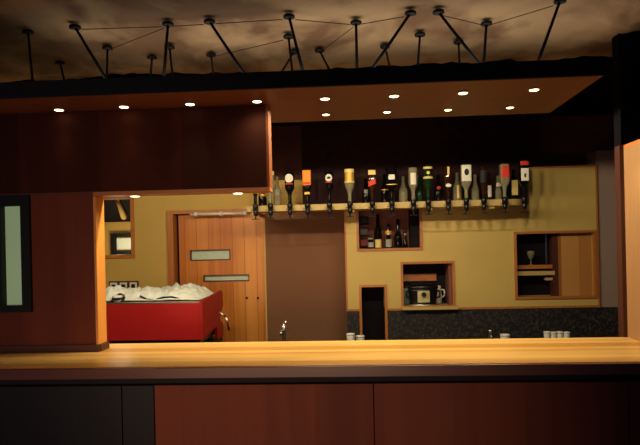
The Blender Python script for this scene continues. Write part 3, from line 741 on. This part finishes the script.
bm = B(); lathe(bm, [(.034, 0), (.04, .01), (.043, .07), (.034, .125), (.038, .15), (.034, .15), (.03, .125)], 24); obj('jug_body', bm, M['white'], t)
bm = B(); path_tube(bm, [Vector((.038, 0, .12)), Vector((.064, 0, .115)), Vector((.066, 0, .07)), Vector((.042, 0, .05))], .006); obj('handle', bm, M['white'], t)
p = at(407, 295, YW-.1)
t = thing('green_canister', 'pale green canister at left behind the black kettle', 'canister', (p.x+.0, YW-.092, zs))
bm = B(); lathe(bm, [(.036, 0), (.038, .006), (.038, .13), (.03, .14)], 24); obj('canister_body', bm, plain('sage_tin', (120, 150, 132), .4), t)
bm = B(); lathe(bm, [(.036, .1405), (.037, .146), (.037, .155), (.02, .16)], 24); obj('lid', bm, M['black'], t)
# decanter in the serving hatch
p = at(531, 262, YP+.1)
a = rect(516, 265, 553, 268.6, YP+.1)
t = thing('stemmed_glass', 'clear stemmed glass glinting in the dark serving hatch', 'glass', (p.x, YP+.1, a[3]+.0006))
bm = B(); lathe(bm, [(.026, 0), (.026, .003), (.005, .008), (.004, .045), (.022, .065), (.03, .09), (.028, .115), (.026, .115), (.026, .09), (.004, .062)], 22); obj('glass_body', bm, G['clear'], t)

# ---- things standing on the back counter, just showing over the bar
zc_ = .8006
p = at(284, 335, 4.45)
ztop = at(283, 322, 4.45).z
t = thing('tap', 'slim chrome tap rising behind the bar before the mauve wall', 'tap', (p.x, 4.45, zc_))
hh = ztop-zc_
bm = B(); lathe(bm, [(.028, 0), (.028, .01), (.014, .02), (.013, hh-.10), (.02, hh-.09), (.02, hh-.03), (.012, hh-.02)], 18); obj('column', bm, M['chrome'], t)
bm = B(); path_tube(bm, [Vector((0, -.018, hh-.06)), Vector((-.01, -.07, hh-.055)), Vector((-.012, -.09, hh-.085))], .009); obj('spout', bm, M['chrome'], t)
bm = B(); tube(bm, (0, 0, hh-.0195), (0, 0, hh-.01), .011); tube(bm, (0, 0, hh-.01), (.016, -.03, hh+.006), .006); obj('lever', bm, M['chrome'], t)
def tumbler(name, px, py, Y, label, r, mat, group=None):
    p = at(px, py, Y); h = p.z-zc_
    t = thing(name, label, 'cup' if 'cup' in name else 'glass', (p.x, Y, zc_), group)
    bm = B(); lathe(bm, [(r*.75, 0), (r*.8, .004), (r, h*.8), (r, h), (r*.9, h), (r*.7, .012)], 22); obj('cup_body', bm, mat, t)
    bm = B(); lathe(bm, [(r*1.03, h-.014), (r*1.06, h-.007), (r*1.03, h-.001)], 22); obj('rim', bm, mat, t)
    return t
tumbler('cup', 350.5, 333.5, 4.5, 'white cup left of the pair showing over the bar', .03, M['white'])
tumbler('cup', 360, 335.5, 4.55, 'white cup right of the pair, before the dark slot', .032, M['white'])
for k, px in enumerate((547, 553.5, 560, 566.5)):
    tumbler('glass_tumbler', px, 331.5+.4*(k % 2), 4.5, ['leftmost upturned pale glass of four at right behind the bar', 'second pale glass of four at right behind the bar', 'third pale glass of four at right behind the bar', 'rightmost pale glass of four at right behind the bar'][k], .023, M['white'], 'four pale glasses behind the bar')
tumbler('saucer_cup', 505, 334.2, 4.5, 'low white cup between the small spout and the four glasses', .034, M['white'])
p = at(490, 330, 4.5); h = p.z-zc_
t = thing('soda_spout', 'thin brass spout poking up behind the bar near the white cup', 'tap', (p.x, 4.5, zc_))
bm = B(); lathe(bm, [(.024, 0), (.024, .012), (.01, .018), (.01, h-.02), (.013, h-.018), (.013, h)], 16); obj('column', bm, M['steel'], t)
bm = B(); tube(bm, (0, -.011, h-.03), (0, -.05, h-.045), .006); obj('nozzle', bm, M['steel'], t)

# ---------------------------------------------------------------- uplights, added fill and small lamps
def area(loc, rot, sx, sy, e, rgb, spread=2.5):
    l = bpy.data.lights.new('area', 'AREA'); l.shape = 'RECTANGLE'; l.size = sx; l.size_y = sy; l.energy = e; l.color = rgb; l.spread = spread
    o = bpy.data.objects.new('area', l); COL.objects.link(o); o.location = loc; o.rotation_euler = rot
    return o
for X, e in ((-.85, 1.8), (-.3, 2.3), (.3, 2.2), (.8, 1.2)):
    area((X, 2.98, ZCT+.02), (PI, 0, 0), 1.0, .5, e, (1, .8, .58))
# added warm fill spots, set low so the bar top stays unlit
def aim(o, target):
    d = Vector(target)-o.location; o.rotation_euler = d.to_track_quat('-Z', 'Y').to_euler()
s = spot((-.2, -1.0, 1.02), 150, .72, 1.0, .25, (1, .66, .42)); aim(s, (-.2, 2.6, .82))
s = spot((-1.2, -.6, 1.09), 110, .9, 1.0, .3, (1, .66, .42)); aim(s, (-1.3, 2.94, 1.35))
# small lamp in the lit niche of the right pillar
spot((xr-.1, 2.98, zt-.0), 4.2, 2.4, .9, .03, (1, .82, .5), (0, math.radians(20), 0))
# lamp added inside the room built for the mirror's reflection
l = bpy.data.lights.new('reflection_lamp', 'POINT'); l.energy = 3; l.color = (1, .8, .5); l.shadow_soft_size = .05
o = bpy.data.objects.new('reflection_lamp', l); COL.objects.link(o); o.location = ((mir[0]+mir[1])/2-.1, YW+.45, mir[2]+.12)

# ---------------------------------------------------------------- world / view
w = bpy.data.worlds.new('world'); C.world = w; w.use_nodes = True
bg = w.node_tree.nodes['Background']; bg.inputs['Color'].default_value = (.35, .45, .9, 1); bg.inputs['Strength'].default_value = .12
C.view_settings.view_transform = 'Standard'; C.view_settings.look = 'None'; C.view_settings.exposure = 0
